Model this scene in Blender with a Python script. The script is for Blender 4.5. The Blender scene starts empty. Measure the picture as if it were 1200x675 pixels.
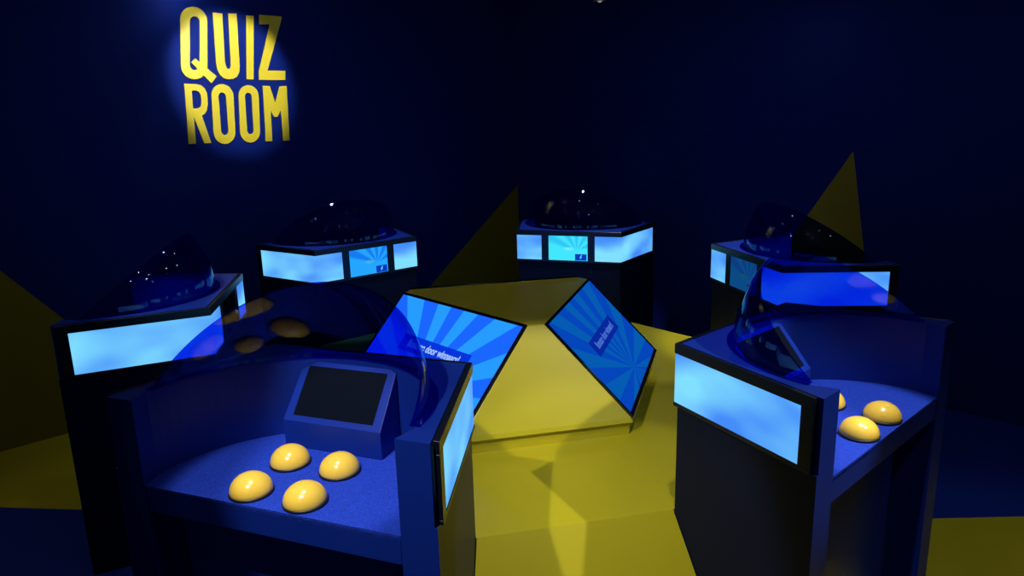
import bpy, bmesh, math
from mathutils import Vector, Matrix

SC = bpy.context.scene
COL = SC.collection
PI = math.pi

# ------------------------------------------------------------------ measured layout
HT = 1.116          # top of the consoles above the room floor
ZP = 0.496          # raised stage
WF, WB, DP = 0.7597, 1.0685, 0.5548      # console plan: front width, player-side width, depth
CEN = Vector((-0.0429, 3.5652))
CONSOLES = {        # origin (middle of the player side) and inward direction
    1: ((-1.9155, 3.2155), (0.984, 0.178)),
    2: ((-1.3057, 5.0182), (0.6539, -0.7566)),
    3: ((0.5853, 5.4197), (-0.3323, -0.9432)),
    4: ((1.8389, 3.9661), (-0.9804, -0.1972)),
    5: ((1.1954, 2.1027), (-0.664, 0.7477)),
    6: ((-0.6828, 1.7373), (0.3526, 0.9358)),
}
CAM_Z, PITCH, ROLL, FPX = 1.8421, 0.225706, 0.026933, 824.16
CORNER = Vector((0.0861, 7.0297))
WL = Vector((-0.7226, -0.6913))          # along the left wall, away from the corner
WR = Vector((0.6913, -0.7226))           # along the right wall, away from the corner
WALL_LEN, CEIL = 9.6, 3.02


def frame(i):
    o, fy = CONSOLES[i]
    fy = Vector(fy).normalized()
    return Vector(o), Vector((fy.y, -fy.x)), fy


def tow(i, x, y):
    o, fx, fy = frame(i)
    return o + fx * x + fy * y


# ------------------------------------------------------------------ materials
def new_mat(name):
    m = bpy.data.materials.new(name)
    m.use_nodes = True
    nt = m.node_tree
    for n in list(nt.nodes):
        nt.nodes.remove(n)
    out = nt.nodes.new('ShaderNodeOutputMaterial')
    return m, nt, out


def paint(name, col, rough=0.45, var=0.12, vscale=6.0, bump=0.0, bscale=120.0, spec=0.5, coat=0.0, rvar=0.0):
    m, nt, out = new_mat(name)
    b = nt.nodes.new('ShaderNodeBsdfPrincipled')
    tc = nt.nodes.new('ShaderNodeTexCoord')
    no = nt.nodes.new('ShaderNodeTexNoise')
    no.inputs['Scale'].default_value = vscale
    no.inputs['Detail'].default_value = 5
    nt.links.new(tc.outputs['Object'], no.inputs['Vector'])
    mx = nt.nodes.new('ShaderNodeMix')
    mx.data_type = 'RGBA'
    mx.inputs['A'].default_value = (*[c * (1 - var) for c in col], 1)
    mx.inputs['B'].default_value = (*[min(1, c * (1 + var)) for c in col], 1)
    nt.links.new(no.outputs['Fac'], mx.inputs['Factor'])
    nt.links.new(mx.outputs['Result'], b.inputs['Base Color'])
    b.inputs['Roughness'].default_value = rough
    b.inputs['Specular IOR Level'].default_value = spec
    b.inputs['Coat Weight'].default_value = coat
    b.inputs['Coat Roughness'].default_value = 0.08
    if rvar:
        mr = nt.nodes.new('ShaderNodeMapRange')
        mr.inputs['To Min'].default_value = rough - rvar
        mr.inputs['To Max'].default_value = rough + rvar
        nt.links.new(no.outputs['Fac'], mr.inputs['Value'])
        nt.links.new(mr.outputs['Result'], b.inputs['Roughness'])
    if bump:
        n2 = nt.nodes.new('ShaderNodeTexNoise')
        n2.inputs['Scale'].default_value = bscale
        n2.inputs['Detail'].default_value = 3
        nt.links.new(tc.outputs['Object'], n2.inputs['Vector'])
        bp = nt.nodes.new('ShaderNodeBump')
        bp.inputs['Strength'].default_value = bump
        bp.inputs['Distance'].default_value = 0.003
        nt.links.new(n2.outputs['Fac'], bp.inputs['Height'])
        nt.links.new(bp.outputs['Normal'], b.inputs['Normal'])
    nt.links.new(b.outputs['BSDF'], out.inputs['Surface'])
    return m


def carpet(name, col):
    m, nt, out = new_mat(name)
    b = nt.nodes.new('ShaderNodeBsdfPrincipled')
    tc = nt.nodes.new('ShaderNodeTexCoord')
    n1 = nt.nodes.new('ShaderNodeTexNoise')
    n1.inputs['Scale'].default_value = 240
    n1.inputs['Detail'].default_value = 4
    nt.links.new(tc.outputs['Object'], n1.inputs['Vector'])
    cr = nt.nodes.new('ShaderNodeValToRGB')
    cr.color_ramp.elements[0].position = 0.33
    cr.color_ramp.elements[0].color = (*[c * 0.62 for c in col], 1)
    cr.color_ramp.elements[1].position = 0.68
    cr.color_ramp.elements[1].color = (*[c * 1.25 for c in col], 1)
    nt.links.new(n1.outputs['Fac'], cr.inputs['Fac'])
    nt.links.new(cr.outputs['Color'], b.inputs['Base Color'])
    b.inputs['Roughness'].default_value = 0.85
    b.inputs['Specular IOR Level'].default_value = 0.2
    bp = nt.nodes.new('ShaderNodeBump')
    bp.inputs['Strength'].default_value = 0.6
    bp.inputs['Distance'].default_value = 0.003
    nt.links.new(n1.outputs['Fac'], bp.inputs['Height'])
    nt.links.new(bp.outputs['Normal'], b.inputs['Normal'])
    nt.links.new(b.outputs['BSDF'], out.inputs['Surface'])
    return m


def emit(name, col, strength):
    m, nt, out = new_mat(name)
    e = nt.nodes.new('ShaderNodeEmission')
    e.inputs['Color'].default_value = (*col, 1)
    e.inputs['Strength'].default_value = strength
    nt.links.new(e.outputs['Emission'], out.inputs['Surface'])
    return m


def backlit(name):
    """opal light panel, unevenly lit from behind"""
    m, nt, out = new_mat(name)
    tc = nt.nodes.new('ShaderNodeTexCoord')
    mp = nt.nodes.new('ShaderNodeMapping')
    mp.inputs['Scale'].default_value = (2.6, 2.6, 5.5)
    no = nt.nodes.new('ShaderNodeTexNoise')
    no.inputs['Scale'].default_value = 1.0
    no.inputs['Detail'].default_value = 1.5
    nt.links.new(tc.outputs['Object'], mp.inputs['Vector'])
    nt.links.new(mp.outputs['Vector'], no.inputs['Vector'])
    cr = nt.nodes.new('ShaderNodeValToRGB')
    cr.color_ramp.elements[0].position = 0.36
    cr.color_ramp.elements[0].color = (0.055, 0.26, 0.95, 1)
    cr.color_ramp.elements[1].position = 0.66
    cr.color_ramp.elements[1].color = (0.22, 0.74, 1.0, 1)
    nt.links.new(no.outputs['Fac'], cr.inputs['Fac'])
    e = nt.nodes.new('ShaderNodeEmission')
    e.inputs['Strength'].default_value = 1.0
    nt.links.new(cr.outputs['Color'], e.inputs['Color'])
    g = nt.nodes.new('ShaderNodeBsdfGlossy')
    g.inputs['Roughness'].default_value = 0.3
    g.inputs['Color'].default_value = (0.03, 0.03, 0.03, 1)
    ad = nt.nodes.new('ShaderNodeAddShader')
    nt.links.new(e.outputs['Emission'], ad.inputs[0])
    nt.links.new(g.outputs['BSDF'], ad.inputs[1])
    nt.links.new(ad.outputs['Shader'], out.inputs['Surface'])
    return m


def sunburst(name, ca, cb, u0, v0, rays, strength, half=False, blob=None, soft=0.06):
    """screen picture: rays of two blues fanning out from (u0, v0) of the UV map"""
    m, nt, out = new_mat(name)
    N, L = nt.nodes.new, nt.links.new

    def math_(op, a, b=None):
        n = N('ShaderNodeMath')
        n.operation = op
        for k, v in enumerate((a, b)):
            if v is None:
                continue
            if isinstance(v, (int, float)):
                n.inputs[k].default_value = v
            else:
                L(v, n.inputs[k])
        return n.outputs[0]
    uv = N('ShaderNodeUVMap')
    sp = N('ShaderNodeSeparateXYZ')
    L(uv.outputs['UV'], sp.inputs[0])
    x = math_('MULTIPLY', math_('SUBTRACT', sp.outputs['X'], u0), 1.7)
    y = math_('SUBTRACT', sp.outputs['Y'], v0)
    an = math_('ARCTAN2', y, x)
    s = math_('SINE', math_('MULTIPLY', an, rays))
    mr = N('ShaderNodeMapRange')
    mr.inputs['From Min'].default_value = -soft * 2
    mr.inputs['From Max'].default_value = soft * 2
    L(s, mr.inputs['Value'])
    fac = mr.outputs['Result']
    if half:                               # rays only fan upwards
        up = N('ShaderNodeMapRange')
        up.inputs['From Min'].default_value = 0.0
        up.inputs['From Max'].default_value = 0.16
        L(y, up.inputs['Value'])
        fac = math_('SUBTRACT', 1.0, math_('MULTIPLY', math_('SUBTRACT', 1.0, fac), up.outputs['Result']))
    mx = N('ShaderNodeMix')
    mx.data_type = 'RGBA'
    mx.inputs['A'].default_value = (*ca, 1)
    mx.inputs['B'].default_value = (*cb, 1)
    L(fac, mx.inputs['Factor'])
    col = mx.outputs['Result']
    if blob:
        bx = math_('DIVIDE', math_('SUBTRACT', sp.outputs['X'], 0.52), 0.15)
        by = math_('DIVIDE', math_('SUBTRACT', sp.outputs['Y'], 0.48), 0.08)
        r = math_('ADD', math_('MULTIPLY', bx, bx), math_('MULTIPLY', by, by))
        bm_ = N('ShaderNodeMapRange')
        bm_.inputs['From Min'].default_value = 1.0
        bm_.inputs['From Max'].default_value = 0.2
        bm_.inputs['To Max'].default_value = 0.55
        L(r, bm_.inputs['Value'])
        m2 = N('ShaderNodeMix')
        m2.data_type = 'RGBA'
        L(col, m2.inputs['A'])
        m2.inputs['B'].default_value = (*blob, 1)
        L(bm_.outputs['Result'], m2.inputs['Factor'])
        col = m2.outputs['Result']
    e = N('ShaderNodeEmission')
    e.inputs['Strength'].default_value = strength
    L(col, e.inputs['Color'])
    L(e.outputs['Emission'], out.inputs['Surface'])
    return m


def acrylic(name, tint):
    """clear blue acrylic sheet; the tint is that of one surface, a wall has two"""
    m, nt, out = new_mat(name)
    tr = nt.nodes.new('ShaderNodeBsdfTransparent')
    tr.inputs['Color'].default_value = (*tint, 1)
    gl = nt.nodes.new('ShaderNodeBsdfGlossy')
    gl.inputs['Roughness'].default_value = 0.025
    gl.inputs['Color'].default_value = (0.9, 0.93, 1.0, 1)
    lw = nt.nodes.new('ShaderNodeLayerWeight')
    pw = nt.nodes.new('ShaderNodeMath')
    pw.operation = 'POWER'
    pw.inputs[1].default_value = 5.0
    nt.links.new(lw.outputs['Facing'], pw.inputs[0])
    mr = nt.nodes.new('ShaderNodeMapRange')
    mr.inputs['To Min'].default_value = 0.035
    mr.inputs['To Max'].default_value = 0.6
    nt.links.new(pw.outputs[0], mr.inputs['Value'])
    mx = nt.nodes.new('ShaderNodeMixShader')
    nt.links.new(mr.outputs['Result'], mx.inputs['Fac'])
    nt.links.new(tr.outputs['BSDF'], mx.inputs[1])
    nt.links.new(gl.outputs['BSDF'], mx.inputs[2])
    nt.links.new(mx.outputs['Shader'], out.inputs['Surface'])
    return m


M = {}
M['wall'] = paint('wall_blue_paint', (0.0035, 0.014, 0.15), 0.6, 0.1, 2.0, 0.12, 90, spec=0.04)
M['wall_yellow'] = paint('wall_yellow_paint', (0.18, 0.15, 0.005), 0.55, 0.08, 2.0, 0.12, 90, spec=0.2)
M['floor'] = paint('floor_blue_vinyl', (0.005, 0.026, 0.27), 0.5, 0.15, 3.0, 0.1, 200, spec=0.25)
M['floor_yellow'] = paint('floor_yellow_vinyl', (0.50, 0.43, 0.012), 0.42, 0.08, 3.0, 0.08, 200, spec=0.3)
M['ceiling'] = paint('ceiling_black_paint', (0.006, 0.007, 0.014), 0.8, 0.1)
M['navy'] = paint('console_navy_paint', (0.005, 0.025, 0.27), 0.38, 0.12, 5.0, 0.1, 160, rvar=0.06, spec=0.22)
M['body'] = paint('cabinet_dark_laminate', (0.003, 0.007, 0.03), 0.40, 0.1, 5.0, 0.06, 160, spec=0.12)
M['black'] = paint('fascia_black_laminate', (0.004, 0.006, 0.018), 0.3, 0.1, 5.0)
M['carpet'] = carpet('desk_blue_carpet', (0.011, 0.046, 0.50))
M['yellow'] = paint('stage_yellow_vinyl', (0.52, 0.455, 0.016), 0.34, 0.07, 3.5, 0.06, 140, rvar=0.05)
M['buzzer'] = paint('buzzer_yellow_plastic', (0.90, 0.60, 0.075), 0.24, 0.04, 9.0, spec=0.5, coat=0.4)
M['rubber'] = paint('black_rubber', (0.006, 0.006, 0.008), 0.5)
M['glass_black'] = paint('dark_tablet_glass', (0.004, 0.006, 0.014), 0.12, 0.05)
M['sign'] = paint('sign_yellow_paint', (0.58, 0.48, 0.022), 0.42, 0.05, 20.0, 0.1, 150)
M['white_metal'] = paint('white_lamp_metal', (0.20, 0.19, 0.18), 0.4, 0.03)
M['black_metal'] = paint('black_lamp_metal', (0.01, 0.01, 0.012), 0.45, 0.05)
M['panel'] = backlit('opal_light_panel')
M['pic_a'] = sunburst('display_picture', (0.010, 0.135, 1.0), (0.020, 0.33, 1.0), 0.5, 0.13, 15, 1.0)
M['pic_b'] = sunburst('display_picture_dim', (0.002, 0.075, 0.62), (0.002, 0.13, 0.56), 0.5, 0.13, 15, 0.8)  # dimmer copy: the steep viewing angle is put into the colour
M['scr'] = {
    'cyan': sunburst('console_screen_cyan', (0.03, 0.55, 0.90), (0.055, 0.80, 1.0), 0.72, 0.40, 11, 1.0, True, (0.28, 0.9, 1.0), 0.5),
    'blue': sunburst('console_screen_blue', (0.008, 0.20, 0.90), (0.018, 0.38, 1.0), 0.72, 0.40, 11, 1.0, True, (0.10, 0.50, 0.55), 0.3),
    'dim': sunburst('console_screen_dim', (0.004, 0.050, 0.25), (0.004, 0.075, 0.25), 0.72, 0.40, 11, 0.9, True, (0.012, 0.10, 0.07), 0.3),  # dimmer copy: loss of light at a slant is put into the colour
}
M['caption'] = emit('caption_blue_dim', (0.002, 0.020, 0.33), 1.0)  # same caption box, darkened in colour for the steep viewing angle
M['caption_a'] = emit('caption_blue', (0.002, 0.035, 0.72), 1.0)
M['white_text'] = emit('caption_white', (0.35, 0.55, 1.0), 1.0)
M['white_text_b'] = emit('caption_white_dim', (0.06, 0.16, 0.62), 1.0)  # same lettering, viewing-angle dimming put into the colour
M['logo'] = emit('logo_box_blue', (0.003, 0.06, 0.72), 0.7)
M['bolt'] = emit('logo_bolt_pale', (0.15, 0.55, 1.0), 1.0)
M['logo_dim'] = emit('logo_box_dim', (0.002, 0.022, 0.20), 0.7)  # logo box with the slanted view's dimming in its colour
M['bolt_dim'] = emit('logo_bolt_dim', (0.02, 0.12, 0.35), 1.0)  # bolt with the slanted view's dimming in its colour
M['dome'] = acrylic('blue_acrylic', (0.11, 0.26, 0.90))
M['lens'] = emit('lamp_lens_glow', (0.92, 0.95, 1.0), 110.0)
M['lens_dim'] = emit('lamp_lens_seen_aside', (1.0, 0.95, 0.88), 0.22)


# ------------------------------------------------------------------ mesh helpers
def link(name, bm, mat, parent=None, smooth=False, mats=None):
    me = bpy.data.meshes.new(name)
    bm.normal_update()
    bm.to_mesh(me)
    bm.free()
    for m in (mats or [mat]):
        me.materials.append(m)
    if smooth:
        for p in me.polygons:
            p.use_smooth = True
    o = bpy.data.objects.new(name, me)
    COL.objects.link(o)
    if parent is not None:
        o.parent = parent
    return o


def tag(o, label=None, cat=None, group=None, kind=None):
    if label:
        o['label'] = label
    if cat:
        o['category'] = cat
    if group:
        o['group'] = group
    if kind:
        o['kind'] = kind
    return o


def empty(name, loc, rz=0.0):
    o = bpy.data.objects.new(name, None)
    o.empty_display_size = 0.1
    o.location = loc
    o.rotation_euler = (0, 0, rz)
    COL.objects.link(o)
    return o


def prism(bm, pts, z0, z1):
    """extruded polygon from plan points"""
    lo = [bm.verts.new((p[0], p[1], z0)) for p in pts]
    hi = [bm.verts.new((p[0], p[1], z1)) for p in pts]
    n = len(pts)
    bm.faces.new(lo[::-1])
    bm.faces.new(hi)
    for k in range(n):
        bm.faces.new((lo[k], lo[(k + 1) % n], hi[(k + 1) % n], hi[k]))


def box(bm, x0, x1, y0, y1, z0, z1):
    prism(bm, [(x0, y0), (x1, y0), (x1, y1), (x0, y1)], z0, z1)


def fix(bm):
    bmesh.ops.recalc_face_normals(bm, faces=bm.faces[:])


def bevel(o, w=0.003, seg=2):
    md = o.modifiers.new('bevel', 'BEVEL')
    md.width = w
    md.segments = seg
    md.limit_method = 'ANGLE'
    md.angle_limit = math.radians(40)
    md.harden_normals = False


def lathe(bm, prof, n=40, cx=0, cy=0):
    rings = []
    for r, z in prof:
        if r < 1e-6:
            rings.append([bm.verts.new((cx, cy, z))])
        else:
            rings.append([bm.verts.new((cx + r * math.cos(2 * PI * k / n), cy + r * math.sin(2 * PI * k / n), z)) for k in range(n)])
    for a, b in zip(rings, rings[1:]):
        for k in range(n):
            k2 = (k + 1) % n
            if len(a) == 1 and len(b) == 1:
                continue
            if len(a) == 1:
                bm.faces.new((a[0], b[k2], b[k]))
            elif len(b) == 1:
                bm.faces.new((a[k], a[k2], b[0]))
            else:
                bm.faces.new((a[k], a[k2], b[k2], b[k]))


def inset_path(o):
    """console outline BR -> FR -> FL -> BL moved inwards by o (mitred)"""
    dx, dy = WF / 2 - WB / 2, DP
    L = math.hypot(dx, dy)
    nx, ny = -dy / L, dx / L            # inward normal of the right side
    # right side line: point (WB/2,0)+t(dx,dy) shifted; intersect with y=0 and y=DP-o
    px, py = WB / 2 + nx * o, ny * o
    t0 = (0 - py) / dy
    t1 = (DP - o - py) / dy
    a = (px + t0 * dx, 0.0)
    b = (px + t1 * dx, DP - o)
    return [a, b, (-b[0], b[1]), (-a[0], a[1])]


SIDE = math.hypot(WF / 2 - WB / 2, DP)
TOTAL = 2 * SIDE + WF


def path_point(s, o):
    p = inset_path(o)
    if s <= SIDE:
        a, b, t = p[0], p[1], s / SIDE
    elif s <= SIDE + WF:
        a, b, t = p[1], p[2], (s - SIDE) / WF
    else:
        a, b, t = p[2], p[3], (s - SIDE - WF) / SIDE
    return (a[0] + (b[0] - a[0]) * t, a[1] + (b[1] - a[1]) * t)


def strip(bm, s0, s1, z0, z1, oi, oo):
    """board that follows the console outline between two path lengths"""
    ss = [s0] + [c for c in (SIDE, SIDE + WF) if s0 + 1e-4 < c < s1 - 1e-4] + [s1]
    secs = []
    for s in ss:
        pi_, po = path_point(s, oi), path_point(s, oo)
        secs.append([bm.verts.new((po[0], po[1], z0)), bm.verts.new((po[0], po[1], z1)),
                     bm.verts.new((pi_[0], pi_[1], z1)), bm.verts.new((pi_[0], pi_[1], z0))])
    for a, b in zip(secs, secs[1:]):
        for k in range(4):
            k2 = (k + 1) % 4
            bm.faces.new((a[k], b[k], b[k2], a[k2]))
    bm.faces.new(secs[0])
    bm.faces.new(secs[-1][::-1])


# ------------------------------------------------------------------ the quiz console
R_WELL, YC_WELL = 0.440, 0.05
R_DOME, YC_DOME, TILT = 0.432, 0.060, math.radians(39.0)
Z_DESK = 0.8525
Z_FAS = 0.893
Y_ARM = -0.017
X_ARM = 0.422
BTN = [(-0.092, 0.048), (0.090, 0.048), (-0.098, 0.230), (0.080, 0.229)]


def well_arc(n=40, r=R_WELL, yc=YC_WELL):
    return [(r * math.cos(PI * k / n), yc + r * math.sin(PI * k / n)) for k in range(n + 1)]


def u_plan(o):
    p = inset_path(o)
    xo = p[0][0] + 0.0047
    pts = [(-xo, Y_ARM), (-p[1][0], p[1][1]), (p[1][0], p[1][1]), (xo, Y_ARM), (X_ARM, Y_ARM)]
    pts += well_arc()
    pts += [(-X_ARM, Y_ARM)]
    return pts


def make_console(loc, rz):
    root = empty('quiz_console', loc, rz)
    # lower cabinet with a kneehole on the player side
    bm = bmesh.new()
    prism(bm, u_plan(0.012), 0.0, Z_FAS)
    fix(bm)
    for f in bm.faces:                      # dark laminate on the three outer sides
        c = f.calc_center_median()
        if abs(f.normal.z) < 0.1 and f.normal.x * c.x + f.normal.y * c.y > 0 and (f.normal.y > 0.9 or (abs(c.x) > 0.40 and c.y > 0.1 and f.normal.x * c.x > 0)):
            f.material_index = 1
    link('cabinet', bm, None, root, mats=[M['navy'], M['body']])
    bm = bmesh.new()
    prism(bm, u_plan(0.020), Z_FAS, HT)
    fix(bm)
    link('counter_top', bm, M['navy'], root)
    # recessed panel behind the knees
    bm = bmesh.new()
    box(bm, -0.418, 0.418, 0.10, 0.118, 0.0, 0.835)
    fix(bm)
    link('kneehole_panel', bm, M['navy'], root)
    # desk: apron board and carpeted top
    bm = bmesh.new()
    box(bm, -0.4195, 0.4195, Y_ARM + 0.002, Y_ARM + 0.024, 0.769, Z_DESK - 0.005)
    fix(bm)
    bevel(link('desk_apron', bm, M['navy'], root), 0.002, 1)
    bm = bmesh.new()
    pts = [(0.4195, Y_ARM + 0.002)] + well_arc(40, R_WELL - 0.0025) + [(-0.4195, Y_ARM + 0.002)]
    prism(bm, pts, Z_DESK - 0.016, Z_DESK)
    fix(bm)
    link('desk_pad', bm, M['carpet'], root)
    # black fascia around the lit panels and the front screen
    lm, li, sw = 0.0442, 0.1939, 0.1423
    zt, zb = HT - 0.0347, HT - 0.2094
    mid = SIDE + WF / 2
    bm = bmesh.new()
    oo, oi = 0.0, 0.0165
    strip(bm, 0.0, TOTAL, zt, HT, oi, oo)
    strip(bm, 0.0, TOTAL, Z_FAS, zb, oi, oo)
    strip(bm, 0.0, lm, zb, zt, oi, oo)
    strip(bm, TOTAL - lm, TOTAL, zb, zt, oi, oo)
    strip(bm, mid - li, mid - sw, zb, zt, oi, oo)
    strip(bm, mid + sw, mid + li, zb, zt, oi, oo)
    fix(bm)
    bevel(link('fascia', bm, M['black'], root), 0.0012, 1)
    for s0, s1 in ((lm, mid - li), (mid + li, TOTAL - lm)):
        bm = bmesh.new()
        strip(bm, s0, s1, zb, zt, 0.012, 0.003)
        fix(bm)
        tag(link('light_panel', bm, M['panel'], root), 'glowing pale blue panel bent round the corner')
    # front screen
    bm = bmesh.new()
    box(bm, -sw, sw, DP - 0.012, DP - 0.0035, zb, zt)
    fix(bm)
    uvl = bm.loops.layers.uv.new('UVMap')
    for f in bm.faces:
        for l in f.loops:
            l[uvl].uv = ((sw - l.vert.co.x) / (2 * sw), (l.vert.co.z - zb) / (zt - zb))
    scr = link('screen', bm, M['scr']['cyan'], root)
    tag(scr, 'small lit screen showing blue rays')
    # its logo box with a lightning bolt (bottom right as seen from the stage)
    xa, xb = -sw * 0.36, -sw * 0.94
    bm = bmesh.new()
    box(bm, xb, xa, DP - 0.0035, DP - 0.0028, zb + 0.002, zb + 0.048)
    fix(bm)
    lb = link('logo_box', bm, M['logo'], scr)
    tag(lb, 'dark blue box in the screen corner')
    xm, zm = (xa + xb) / 2, zb + 0.025
    bolt = [(0.004, 0.018), (-0.010, -0.003), (-0.002, -0.003), (-0.006, -0.018), (0.010, 0.005), (0.002, 0.005), (0.011, 0.018)]
    bm = bmesh.new()
    lo = [bm.verts.new((xm - x, DP - 0.0028, zm + z)) for x, z in bolt]
    hi = [bm.verts.new((xm - x, DP - 0.0022, zm + z)) for x, z in bolt]
    bm.faces.new(lo)
    bm.faces.new(hi[::-1])
    for k in range(len(bolt)):
        k2 = (k + 1) % len(bolt)
        bm.faces.new((lo[k], hi[k], hi[k2], lo[k2]))
    fix(bm)
    tag(link('lightning_bolt', bm, M['bolt'], scr), 'pale lightning bolt sign')
    # tinted acrylic hood: a wedge of a sphere
    bm = bmesh.new()
    nt_, np_ = 72, 14
    grids = []
    for R in (R_DOME, R_DOME - 0.008):
        g = []
        for a in range(nt_ + 1):
            t = 0.012 + (PI - 0.024) * a / nt_
            row = []
            for b in range(np_ + 1):
                ph = TILT * b / np_
                row.append(bm.verts.new((R * math.cos(t), YC_DOME + R * math.sin(t) * math.cos(ph),
                                         HT + 0.0047 + R * math.sin(t) * math.sin(ph))))
            g.append(row)
        grids.append(g)
    A, B = grids
    for a in range(nt_):
        for b in range(np_):
            bm.faces.new((A[a][b], A[a + 1][b], A[a + 1][b + 1], A[a][b + 1]))
            bm.faces.new((B[a][b], B[a][b + 1], B[a + 1][b + 1], B[a + 1][b]))
        for b in (0, np_):
            bm.faces.new((A[a][b], A[a + 1][b], B[a + 1][b], B[a][b]))
    for b in range(np_):
        for a in (0, nt_):
            bm.faces.new((A[a][b], A[a][b + 1], B[a][b + 1], B[a][b]))
    fix(bm)
    dm = link('dome_hood', bm, M['dome'], root, smooth=True)
    dm.data.set_sharp_from_angle(angle=math.radians(40))
    tag(dm, 'see-through blue acrylic hood')
    # its flat foot, set round the edge of the well
    bm = bmesh.new()
    rin = well_arc(60, R_DOME - 0.010, YC_DOME)
    rout = well_arc(60, 0.452, YC_DOME)
    prism(bm, rout + rin[::-1], HT + 0.0002, HT + 0.0045)
    fix(bm)
    link('hood_flange', bm, M['dome'], root)
    # four big buzzer buttons
    for x, y in BTN:
        bm = bmesh.new()
        prof = [(0.0, 0.006)]
        prof = [(0.0585, 0.006)]
        for k in range(0, 15):
            a = PI / 2 * k / 14
            prof.append((0.0595 * math.cos(a), 0.009 + 0.051 * math.sin(a)))
        prof[-1] = (0.0, 0.060)
        lathe(bm, prof, 48)
        fix(bm)
        b = link('buzzer_button', bm, M['buzzer'], root, smooth=True)
        b.location = (x, y, Z_DESK)
        tag(b, 'yellow dome button')
        bm = bmesh.new()
        lathe(bm, [(0.0, 0.0), (0.061, 0.0), (0.062, 0.004), (0.061, 0.008), (0.0, 0.008)], 48)
        fix(bm)
        tag(link('base_ring', bm, M['rubber'], b, smooth=True), 'black base ring')
    # sloping tablet stand whose back follows the round wall
    xc, hw = -0.016, 0.179
    y1, z1 = 0.332, 0.943
    slope = 1.2
    ra_ = R_WELL - 0.004
    xl, xr = xc - hw, xc + hw
    plan = [(xl, y1), (xr, y1)]
    for k in range(13):
        x = xr + (xl - xr) * k / 12
        x = max(min(x, xr - 0.004), xl + 0.004)
        plan.append((x, min(0.464, YC_WELL + math.sqrt(ra_ * ra_ - x * x))))
    bm = bmesh.new()
    lo = [bm.verts.new((x, y, Z_DESK + 0.0005)) for x, y in plan]
    hi = [bm.verts.new((x, y, z1 + (y - y1) * slope)) for x, y in plan]
    bm.faces.new(lo)
    bm.faces.new(hi[::-1])
    for k in range(len(plan)):
        k2 = (k + 1) % len(plan)
        bm.faces.new((lo[k], hi[k], hi[k2], lo[k2]))
    fix(bm)
    ts = link('tablet_stand', bm, M['navy'], root)
    bevel(ts, 0.003, 2)
    # dark glass let into the slope
    sl = Vector((0, 1.0, slope)).normalized()
    nr = Vector((0, -sl.z, sl.y))
    base = Vector((xc, y1, z1))
    ln = 0.188
    bm = bmesh.new()
    vs = []
    for h in (-0.001, 0.0015):
        for u, v in ((-0.1465, 0.020), (0.1465, 0.020), (0.1465, ln), (-0.1465, ln)):
            q = base + Vector((u, 0, 0)) + sl * v + nr * h
            vs.append(bm.verts.new(q))
    bm.faces.new(vs[0:4][::-1])
    bm.faces.new(vs[4:8])
    for k in range(4):
        bm.faces.new((vs[k], vs[(k + 1) % 4], vs[4 + (k + 1) % 4], vs[4 + k]))
    fix(bm)
    tag(link('tablet_screen', bm, M['glass_black'], ts), 'switched off black screen')
    return root


def children(o):
    return [c for c in COL.objects if c.parent is o]


def copy_tree(o, parent=None):
    kids = children(o)
    c = o.copy()
    COL.objects.link(c)
    c.parent = parent
    for k in kids:
        copy_tree(k, c)
    return c


CLABEL = {
    6: 'front left quiz console with its dark tablet and all four yellow buzzers in full view',
    1: 'far left quiz console whose hood is a dark peak over a long glowing panel',
    2: 'back left quiz console below the yellow wall lettering, light panel bent around its corner',
    3: 'quiz console straight behind the yellow pyramid with the brightest cyan screen',
    4: 'back right quiz console partly seen through another hood, with a dim teal screen',
    5: 'right front quiz console with three buzzers in view, standing beside the yellow ramp',
}
proto = None
ROOT = {}
for i in (6, 1, 2, 3, 4, 5):
    o, fx, fy = frame(i)
    rz = math.atan2(fx.y, fx.x)
    if proto is None:
        r = proto = make_console((o.x, o.y, 0), rz)
    else:
        r = copy_tree(proto)
        r.location = (o.x, o.y, 0)
        r.rotation_euler = (0, 0, rz)
    tag(r, CLABEL[i], 'quiz console', 'quiz consoles standing round the stage')
    ROOT[i] = r


def screen_look(i, m, logo=None, bolt=None):
    s = [c for c in children(ROOT[i]) if c.name.split('.')[0] == 'screen'][0]
    s.material_slots[0].link = 'OBJECT'
    s.material_slots[0].material = m
    for c in children(s):
        mm = logo if c.name.startswith('logo') else bolt
        if mm:
            c.material_slots[0].link = 'OBJECT'
            c.material_slots[0].material = mm


screen_look(2, M['scr']['blue'])
screen_look(1, M['glass_black'], M['glass_black'], M['glass_black'])  # lit screen made black to stand in for its edge-on view
screen_look(4, M['scr']['dim'], M['logo_dim'], M['bolt_dim'])
screen_look(5, M['scr']['dim'], M['logo_dim'], M['bolt_dim'])
screen_look(6, M['scr']['blue'])


# ------------------------------------------------------------------ the yellow stage
def body_pt(i, side, t=None, gap=0.0):
    p = inset_path(0.012 - gap)
    q = p[1] if t is None else p[0]
    return tow(i, side * q[0], q[1])


deck = []
for i in (1, 2, 3, 4, 5, 6):
    deck += [body_pt(i, 1, gap=0.003), body_pt(i, -1, gap=0.003)]
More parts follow.
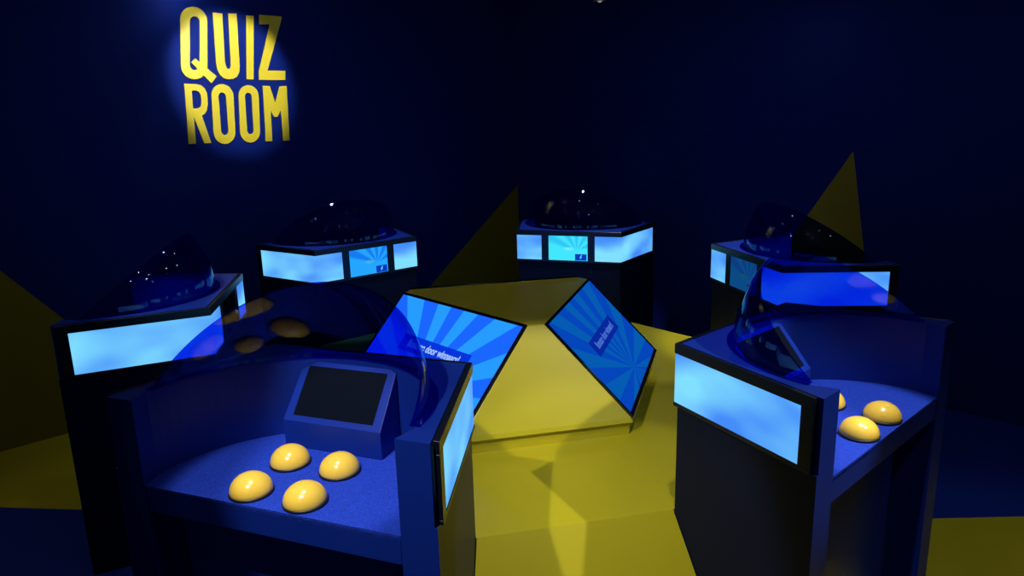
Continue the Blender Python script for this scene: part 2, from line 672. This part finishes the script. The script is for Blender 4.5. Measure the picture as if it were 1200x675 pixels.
# keep the deck rim just off the cabinets' fronts
bm = bmesh.new()
dk = [CEN + (p - CEN) * 0.9985 for p in deck]
prism(bm, [(p.x, p.y) for p in dk], 0.0, ZP)
fix(bm)
stage = link('stage_platform', bm, M['yellow'])
tag(stage, 'raised yellow twelve-sided platform carrying the pyramid, in the middle of the consoles', 'platform')
for i in (1, 2, 3, 4, 5, 6):
    j = i % 6 + 1
    a, b = dk[2 * i - 1], dk[(2 * i) % 12]
    ao, bo = body_pt(i, -1, 'back', gap=0.002), body_pt(j, 1, 'back', gap=0.002)
    e = (b - a).normalized()
    n = Vector((e.y, -e.x))
    if n.dot(a - CEN) < 0:
        n = -n
    run = 0.335
    ta = run / (ao - a).dot(n)
    tb = run / (bo - b).dot(n)
    a2, b2 = a + (ao - a) * ta, b + (bo - b) * tb
    bm = bmesh.new()
    v = [bm.verts.new((*a, ZP)), bm.verts.new((*b, ZP)), bm.verts.new((*b2, 0.002)), bm.verts.new((*a2, 0.002)),
         bm.verts.new((*a, 0.002)), bm.verts.new((*b, 0.002))]
    bm.faces.new((v[0], v[1], v[2], v[3]))
    bm.faces.new((v[4], v[3], v[2], v[5]))
    bm.faces.new((v[0], v[4], v[5], v[1]))
    bm.faces.new((v[0], v[3], v[4]))
    bm.faces.new((v[1], v[5], v[2]))
    fix(bm)
    link('ramp', bm, M['yellow'], stage)

# ------------------------------------------------------------------ pyramid with the displays
PC = Vector((-0.0429 + 0.0217, 3.5652))
PSI, PA, PZ, PHW, PL, PHI = 3.8794, 0.3214, 0.9818, 0.4812, 0.5634, 0.8026


def pcorner(k, s, t, off=0.0):
    an = PSI + k * 2 * PI / 3
    n = Vector((math.cos(an), math.sin(an), 0))
    tv = Vector((-n.y, n.x, 0))
    q = Vector((PC.x, PC.y, PZ)) + n * (PA + t * PL * math.cos(PHI)) + tv * (s * PHW)
    q.z = PZ - t * PL * math.sin(PHI)
    nn = n * math.sin(PHI) + Vector((0, 0, 1)) * math.cos(PHI)
    return q + nn * off


pyr = empty('display_pyramid', (PC.x, PC.y, ZP))
tag(pyr, 'blunt yellow pyramid with slanted blue display screens in the middle of the stage', 'display stand')


def local(o, v):
    return v - Vector(o.location)


bm = bmesh.new()
top, bot, low = [], [], []
for k in range(3):
    for s in (-1, 1):
        top.append(bm.verts.new(local(pyr, pcorner(k, s, 0))))
        b = pcorner(k, s, 1)
        bot.append(bm.verts.new(local(pyr, b)))
        lo_ = b.copy()
        lo_.z = 0.556
        d = (Vector((b.x, b.y)) - PC).normalized()
        low.append(bm.verts.new(local(pyr, Vector((b.x + d.x * 0.008, b.y + d.y * 0.008, 0.556)))))
bm.faces.new(top)
bm.faces.new(low[::-1])
for k in range(6):
    k2 = (k + 1) % 6
    bm.faces.new((top[k], bot[k], bot[k2], top[k2]))
    bm.faces.new((bot[k], low[k], low[k2], bot[k2]))
fix(bm)
bevel(link('body', bm, M['yellow'], pyr), 0.003, 2)
bm = bmesh.new()
pts, core = [], []
for k in range(3):
    for s in (-1, 1):
        b = pcorner(k, s, 1)
        v = Vector((b.x, b.y)) - PC
        pts.append(v * 0.985)
        core.append(v * 0.955)
prism(bm, pts, 0.0005, 0.0545)
prism(bm, core, 0.0545, 0.0598)
fix(bm)
link('plinth', bm, M['yellow'], pyr)

CAPTION = 'Bonusse door winnaars!'
for k in range(3):
    P0, P1, P3 = pcorner(k, -1, 0), pcorner(k, 1, 0), pcorner(k, -1, 1)
    ux = (P1 - P0).normalized()
    vy = (P3 - P0).normalized()
    nn = ux.cross(-vy).normalized()
    # display frame: x right, y up, z out of the screen, origin at its middle
    mid = (P0 + P1 + P3 + pcorner(k, 1, 1)) / 4
    W, H = 2 * PHW, PL
    rot = Matrix((ux, -vy, nn)).transposed().to_4x4()
    mw = Matrix.Translation(local(pyr, mid) + nn * 0.0005) @ rot
    bm = bmesh.new()
    bw, bz_ = 0.014, 0.010
    for x0, x1, y0, y1 in ((-W / 2, W / 2, H / 2 - bw, H / 2), (-W / 2, W / 2, -H / 2, -H / 2 + bw * 1.3),
                           (-W / 2, -W / 2 + bw, -H / 2 + bw * 1.3, H / 2 - bw), (W / 2 - bw, W / 2, -H / 2 + bw * 1.3, H / 2 - bw)):
        box(bm, x0, x1, y0, y1, 0.0, bz_)
    fix(bm)
    dsp = link('display', bm, M['glass_black'], pyr)
    dsp.matrix_local = mw
    tag(dsp, 'thin black display frame')
    bm = bmesh.new()
    x0, x1, y0, y1 = -W / 2 + bw, W / 2 - bw, -H / 2 + bw * 1.3, H / 2 - bw
    box(bm, x0, x1, y0, y1, 0.0, 0.006)
    fix(bm)
    uvl = bm.loops.layers.uv.new('UVMap')
    for f in bm.faces:
        for l in f.loops:
            l[uvl].uv = ((l.vert.co.x - x0) / (x1 - x0), (l.vert.co.y - y0) / (y1 - y0))
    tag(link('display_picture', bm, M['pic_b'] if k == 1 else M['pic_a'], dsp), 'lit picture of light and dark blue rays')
    bx0, bx1, by0, by1 = x0 + 0.23 * (x1 - x0), x0 + 0.79 * (x1 - x0), y1 - 0.54 * (y1 - y0), y1 - 0.375 * (y1 - y0)
    bm = bmesh.new()
    box(bm, bx0, bx1, by0, by1, 0.006, 0.0068)
    fix(bm)
    tag(link('caption_box', bm, M['caption'] if k == 1 else M['caption_a'], dsp), 'dark blue caption box')
    cu = bpy.data.curves.new('caption_text', 'FONT')
    cu.body = CAPTION
    cu.size = 0.06
    cu.align_x = 'CENTER'
    cu.align_y = 'CENTER'
    cu.extrude = 0.0004
    cu.offset = 0.0016
    to = bpy.data.objects.new('caption_text_curve', cu)
    COL.objects.link(to)
    bpy.context.view_layer.update()
    me = bpy.data.meshes.new_from_object(to.evaluated_get(bpy.context.evaluated_depsgraph_get()))
    COL.objects.unlink(to)
    bpy.data.objects.remove(to)
    me.materials.clear()
    me.materials.append(M['white_text_b'] if k == 1 else M['white_text'])
    xs = [v.co.x for v in me.vertices]
    sc = 0.43 * (x1 - x0) / (max(xs) - min(xs))
    tx = bpy.data.objects.new('caption_text', me)
    COL.objects.link(tx)
    tx.parent = dsp
    tx.scale = (sc, 0.055 / 0.060 * 1.0, 1)
    tx.location = ((bx0 + bx1) / 2, (by0 + by1) / 2, 0.0074)
    tag(tx, 'white caption lettering')


# ------------------------------------------------------------------ the room
def wall_pt(axis, s, z):
    p = CORNER + axis * s
    return Vector((p.x, p.y, z))


def poly_faces(name, polys, mats, kind='structure'):
    bm = bmesh.new()
    for pts, mi in polys:
        f = bm.faces.new([bm.verts.new(p) for p in pts])
        f.material_index = mi
    bmesh.ops.remove_doubles(bm, verts=bm.verts[:], dist=1e-5)
    o = link(name, bm, None, mats=mats)
    o['kind'] = kind
    return o


WM = [M['wall'], M['wall_yellow']]
# left wall: a yellow triangle running into the corner and a taller one further left
L = lambda s, z: wall_pt(WL, s, z)
poly_faces('wall_left', [
    ([L(0, 0), L(1.77, 0), L(0, 1.28)], 1),
    ([L(3.43, 0), L(5.7, 0), L(5.05, 2.09)], 1),
    ([L(0, 1.28), L(1.77, 0), L(3.43, 0), L(5.05, 2.09), L(5.7, 0), L(WALL_LEN, 0), L(WALL_LEN, CEIL), L(0, CEIL)], 0),
], WM)
R_ = lambda s, z: wall_pt(WR, s, z)
poly_faces('wall_right', [
    ([R_(2.18, 0), R_(3.48, 0), R_(3.181, 1.624)], 1),
    ([R_(0, 0), R_(2.18, 0), R_(3.181, 1.624), R_(3.48, 0), R_(WALL_LEN, 0), R_(WALL_LEN, CEIL), R_(0, CEIL)], 0),
], WM)
PA_, PB_ = CORNER + WL * WALL_LEN, CORNER + WR * WALL_LEN
PD_ = CORNER + (WL + WR) * WALL_LEN
v3 = lambda p, z: Vector((p.x, p.y, z))
poly_faces('wall_front_left', [([v3(PA_, 0), v3(PD_, 0), v3(PD_, CEIL), v3(PA_, CEIL)], 0)], WM)
poly_faces('wall_front_right', [([v3(PD_, 0), v3(PB_, 0), v3(PB_, CEIL), v3(PD_, CEIL)], 0)], WM)
poly_faces('ceiling', [([v3(CORNER, CEIL), v3(PA_, CEIL), v3(PD_, CEIL), v3(PB_, CEIL)], 0)], [M['ceiling']])
# floor: blue vinyl with yellow fields that carry on from the wall triangles
f0 = lambda p: (p[0], p[1], 0)
la, lb_ = CORNER + WL * 3.43, CORNER + WL * 5.25
lc = Vector((-1.80, 3.205))
ra, rb = CORNER + WR * 5.66, CORNER + WR * 8.6
rc = [Vector((3.0, -1.2)), Vector((1.30, 1.9)), Vector((1.62, 2.963))]
poly_faces('floor', [
    ([f0(la), f0(lb_), f0(lc)], 1),
    ([f0(ra), f0(rb)] + [f0(p) for p in rc], 1),
    ([f0(CORNER), f0(la), f0(lc), f0(lb_), f0(PA_), f0(PD_), f0(PB_), f0(rb)] + [f0(p) for p in rc] + [f0(ra)], 0),
], [M['floor'], M['floor_yellow']])

# ------------------------------------------------------------------ QUIZ ROOM lettering on the left wall
sign = empty('wall_lettering', (*(CORNER + WL * 2.74), 1.78), math.atan2(-WL.y, -WL.x))
tag(sign, 'yellow two-line QUIZ ROOM lettering on the dark blue wall at upper left', 'sign')
S0, Z0 = 2.74, 1.78


def ring(cb, ct, hw, cap, n=14):
    """upright rounded slot between two centre points, leaning with them"""
    pts = []
    (xb, zb), (xt, zt) = cb, ct
    def cx(z):
        return xb + (xt - xb) * (z - zb) / (zt - zb)
    for k in range(n + 1):
        a = PI * k / n
        z = zt - cap + cap * math.sin(a)
        pts.append((cx(z) + hw * math.cos(a), z))
    for k in range(n + 1):
        a = PI + PI * k / n
        z = zb + cap + cap * math.sin(a)
        pts.append((cx(z) + hw * math.cos(a), z))
    return pts


def letter(ch, outer, holes=(), extra=()):
    """flat raised letter 8 mm thick; x = distance left of the corner is turned to wall x"""
    cu = bpy.data.curves.new('letter', 'CURVE')
    cu.dimensions = '2D'
    cu.fill_mode = 'BOTH'
    cu.extrude = 0.004
    for pts in (outer, *holes):
        sp = cu.splines.new('POLY')
        sp.points.add(len(pts) - 1)
        for p, (s, z) in zip(sp.points, pts):
            p.co = (S0 - s, z - Z0, 0, 1)
        sp.use_cyclic_u = True
    tmp = bpy.data.objects.new('letter_curve', cu)
    COL.objects.link(tmp)
    bpy.context.view_layer.update()
    me = bpy.data.meshes.new_from_object(tmp.evaluated_get(bpy.context.evaluated_depsgraph_get()))
    COL.objects.unlink(tmp)
    bpy.data.objects.remove(tmp)
    bm = bmesh.new()
    bm.from_mesh(me)
    for pts in extra:
        lo = [bm.verts.new((S0 - s, z - Z0, -0.004)) for s, z in pts]
        hi = [bm.verts.new((S0 - s, z - Z0, 0.0042)) for s, z in pts]
        bm.faces.new(lo[::-1])
        bm.faces.new(hi)
        for k in range(len(pts)):
            k2 = (k + 1) % len(pts)
            bm.faces.new((lo[k], lo[k2], hi[k2], hi[k]))
    fix(bm)
    o = link('letter', bm, M['sign'], sign)
    o.rotation_euler = (PI / 2, 0, 0)
    o.location = (0, -0.0045, 0)
    o['label'] = 'yellow letter ' + ch
    return o


letter('Q', ring((3.026, 2.207), (2.973, 2.670), 0.0875, 0.085), [ring((3.0165, 2.2668), (2.9735, 2.6105), 0.0325, 0.034)],
       [[(3.0332, 2.3149), (3.0034, 2.342), (2.873, 2.2301), (2.9149, 2.1833)]])
letter('U', [(2.8505, 2.6445), (2.7864, 2.6434), (2.8054, 2.3365), (2.803, 2.305), (2.796, 2.286), (2.7857, 2.2804), (2.775, 2.286), (2.767, 2.305),
             (2.7638, 2.3383), (2.745, 2.6477), (2.6864, 2.6517), (2.704, 2.305), (2.711, 2.265), (2.730, 2.233), (2.760, 2.216),
             (2.7936, 2.2129), (2.826, 2.219), (2.851, 2.240), (2.864, 2.270), (2.8675, 2.310)])
letter('I', [(2.6175, 2.6457), (2.5650, 2.6450), (2.6135, 2.2165), (2.6655, 2.2155)])
letter('Z', [(2.5243, 2.6575), (2.3547, 2.6586), (2.3564, 2.6429), (2.5026, 2.2804), (2.3659, 2.2831), (2.3727, 2.2187),
             (2.5737, 2.2140), (2.5666, 2.2766), (2.4504, 2.6000), (2.5269, 2.5930)])
letter('R', [(3.0954, 2.177), (3.0182, 2.1768), (2.985, 2.168), (2.9645, 2.148), (2.954, 2.120), (2.9529, 2.0886), (2.957, 2.045), (2.9675, 2.0057),
             (2.985, 1.981), (3.0067, 1.9709), (2.9646, 1.7865), (3.0121, 1.7845), (3.0608, 1.9603), (3.0687, 1.7845), (3.1179, 1.7830)],
       [[(3.053, 2.1329), (3.0236, 2.1334), (3.006, 2.124), (2.998, 2.106), (2.9972, 2.07), (3.000, 2.043), (3.0088, 2.0250), (3.0288, 2.0169), (3.0592, 2.0169)]])
letter('O', ring((2.8690, 1.7755), (2.8437, 2.1804), 0.0764, 0.080), [ring((2.8620, 1.8373), (2.8500, 2.1238), 0.0260, 0.030)])
letter('O', ring((2.6845, 1.7787), (2.6562, 2.1767), 0.0737, 0.078), [ring((2.6775, 1.8372), (2.6640, 2.1243), 0.0250, 0.029)])
letter('M', [(2.5483, 2.174), (2.4979, 2.173), (2.4661, 2.0532), (2.4208, 2.1734), (2.3662, 2.1754), (2.3829, 1.7837), (2.4353, 1.7835),
             (2.4313, 2.0037), (2.4603, 1.9563), (2.4894, 1.9565), (2.5089, 2.004), (2.52, 1.7835), (2.5701, 1.7840)])

# ------------------------------------------------------------------ ceiling spotlights
def aim(o, target):
    d = Vector(target) - Vector(o.location)
    o.rotation_euler = d.to_track_quat('-Z', 'Y').to_euler()


def make_spot_fixture(metal, lens=None):
    """built pointing down its own -Z, the swivel joint at the origin"""
    root = empty('track_spotlight', (0, 0, 0))
    bm = bmesh.new()
    lathe(bm, [(0.0, 0.065), (0.030, 0.065), (0.036, 0.058), (0.038, 0.0), (0.046, -0.03), (0.047, -0.118), (0.044, -0.118), (0.040, -0.070), (0.0, -0.070)], 28)
    fix(bm)
    b = link('barrel', bm, metal, root, smooth=True)
    b.data.set_sharp_from_angle(angle=math.radians(35))
    bm = bmesh.new()
    lathe(bm, [(0.0, -0.0702), (0.022, -0.0702), (0.018, -0.114), (0.016, -0.121), (0.010, -0.127), (0.0, -0.129)], 24)
    fix(bm)
    tag(link('lens', bm, lens or M['lens'], root, smooth=True), 'small glowing lens')
    return root


def stem_for(root, metal):
    x, y, z = root.location
    bm = bmesh.new()
    lathe(bm, [(0.0, 0.0), (0.008, 0.0), (0.008, CEIL - z - 0.022), (0.055, CEIL - z - 0.022), (0.055, CEIL - z - 0.001), (0.0, CEIL - z - 0.001)], 20)
    bmesh.ops.transform(bm, matrix=root.matrix_basis.to_3x3().inverted().to_4x4(), verts=bm.verts[:])
    fix(bm)
    link('stem', bm, metal, root)


LAMPS = []


def lamp(loc, target, watts, size, blend, col=(1, 0.96, 0.9), radius=0.022):
    """a fixture and the light it gives"""
    global fix0
    f = copy_tree(fix0) if LAMPS else fix0
    f.location = loc
    aim(f, target)
    stem_for(f, M['black_metal'])
    tag(f, 'small black spotlight on a short stem under the dark ceiling', 'spotlight', 'black ceiling spotlights')
    ld = bpy.data.lights.new('spot_beam', 'SPOT')
    ld.energy = watts
    ld.spot_size = math.radians(size)
    ld.spot_blend = blend
    ld.color = col
    ld.shadow_soft_size = radius
    lo = bpy.data.objects.new('spot_beam', ld)
    COL.objects.link(lo)
    d = (Vector(target) - Vector(loc)).normalized()
    lo.location = Vector(loc) + d * 0.136
    aim(lo, target)
    LAMPS.append(f)
    return lo


fix0 = make_spot_fixture(M['black_metal'])
# one lamp for every console
for i, (x, y), w, size in ((6, (-0.66, 1.62), 78, 25), (5, (1.25, 2.02), 130, 27), (1, (-1.95, 2.75), 90, 34),
                        (2, (-0.922, 3.968), 100, 34), (3, (0.409, 4.40), 100, 34), (4, (1.50, 3.35), 90, 34)):
    t = tow(i, 0.0, 0.16 if i > 4 else 0.30)
    lamp((x, y, 2.86), (t.x, t.y, 0.85 if i > 4 else 1.1), w, size, 0.35)
# lamps crossing the stage from the front
lamp((-0.915, 0.635, 2.86), (0.02, 2.25, 0.50), 150, 37, 0.3)
lamp((1.915, 1.40, 2.86), (0.20, 2.40, 0.50), 145, 33, 0.3)
lamp((0.47, 1.75, 2.86), (0.35, 2.35, 0.50), 45, 34, 0.3)
lamp((1.85, 4.60, 2.86), (0.95, 4.15, 0.5), 70, 30, 0.4)
# more of the rows, turned elsewhere
lamp((-1.25, -1.3, 2.86), (-0.65, 1.95, 0.85), 9, 16, 0.4)
lamp((0.85, 0.60, 2.86), (1.25, 2.15, 0.85), 6, 18, 0.5)
lamp((-2.35, 2.45, 2.86), (-2.2, 3.0, 0.2), 9, 44, 0.8)
lamp((2.45, 3.30, 2.86), (2.1, 3.0, 0.2), 2.5, 50, 0.9)
lamp((0.10, 3.72, 2.86), (-0.1, 4.5, 0.4), 2, 40, 0.8)
lamp((-2.25, 5.05, 2.86), (-1.6, 4.6, 0.6), 1, 40, 0.8)
# lettering
q = CORNER + WL * 2.72
n_in = Vector((WL.y, -WL.x))
if n_in.dot(CEN - q) < 0:
    n_in = -n_in
p = CORNER + WL * 2.95 + n_in * 1.35
lamp((p.x, p.y, 2.86), (*(CORNER + WL * 2.77), 2.24), 125, 39, 0.5)
p = CORNER + WL * 3.10 + n_in * 0.22
lamp((p.x, p.y, 2.88), (*(CORNER + WL * 3.06 + n_in * 0.05), 2.0), 8, 60, 0.8)
# floor on the right
lamp((3.0, 1.5, 2.86), (2.1, 2.3, 0.0), 26, 46, 0.7)

# the white lamp that shows under the ceiling at the top of the picture
wf_ = make_spot_fixture(M['white_metal'], M['lens_dim'])
wf_.location = (0.70, 5.52, 2.845)
aim(wf_, (0.80, 5.75, 0.5))
stem_for(wf_, M['white_metal'])
tag(wf_, 'white spotlight just under the ceiling at the top edge, above the middle', 'spotlight')
ld = bpy.data.lights.new('spot_beam', 'SPOT')
ld.energy = 3
ld.spot_size = math.radians(40)
ld.spot_blend = 0.8
ld.shadow_soft_size = 0.022
lo = bpy.data.objects.new('spot_beam', ld)
COL.objects.link(lo)
lo.location = (0.705, 5.53, 2.67)
aim(lo, (1.05, 5.95, 0.5))

# blue world background, turned off so it adds no light
wd = bpy.data.worlds.new('world')
wd.use_nodes = True
wd.node_tree.nodes['Background'].inputs['Color'].default_value = (0.05, 0.12, 1.0, 1)
wd.node_tree.nodes['Background'].inputs['Strength'].default_value = 0.0
SC.world = wd

# ------------------------------------------------------------------ camera
cd = bpy.data.cameras.new('camera')
cd.sensor_fit = 'HORIZONTAL'
cd.sensor_width = 36.0
cd.lens = FPX * 36.0 / 1200.0
cd.clip_start = 0.05
cam = bpy.data.objects.new('camera', cd)
COL.objects.link(cam)
cam.location = (0, 0, CAM_Z)
cam.rotation_euler = (Matrix.Rotation(PI / 2 - PITCH, 3, 'X') @ Matrix.Rotation(-ROLL, 3, 'Z')).to_euler()
SC.camera = cam
# keep the pinpoint lamp reflections on the hoods
SC.cycles.sample_clamp_indirect = 0.0

SC.view_settings.view_transform = 'Standard'
SC.view_settings.look = 'None'
SC.view_settings.gamma = 1.0
SC.view_settings.use_curve_mapping = False
SC.view_settings.exposure = 0.0
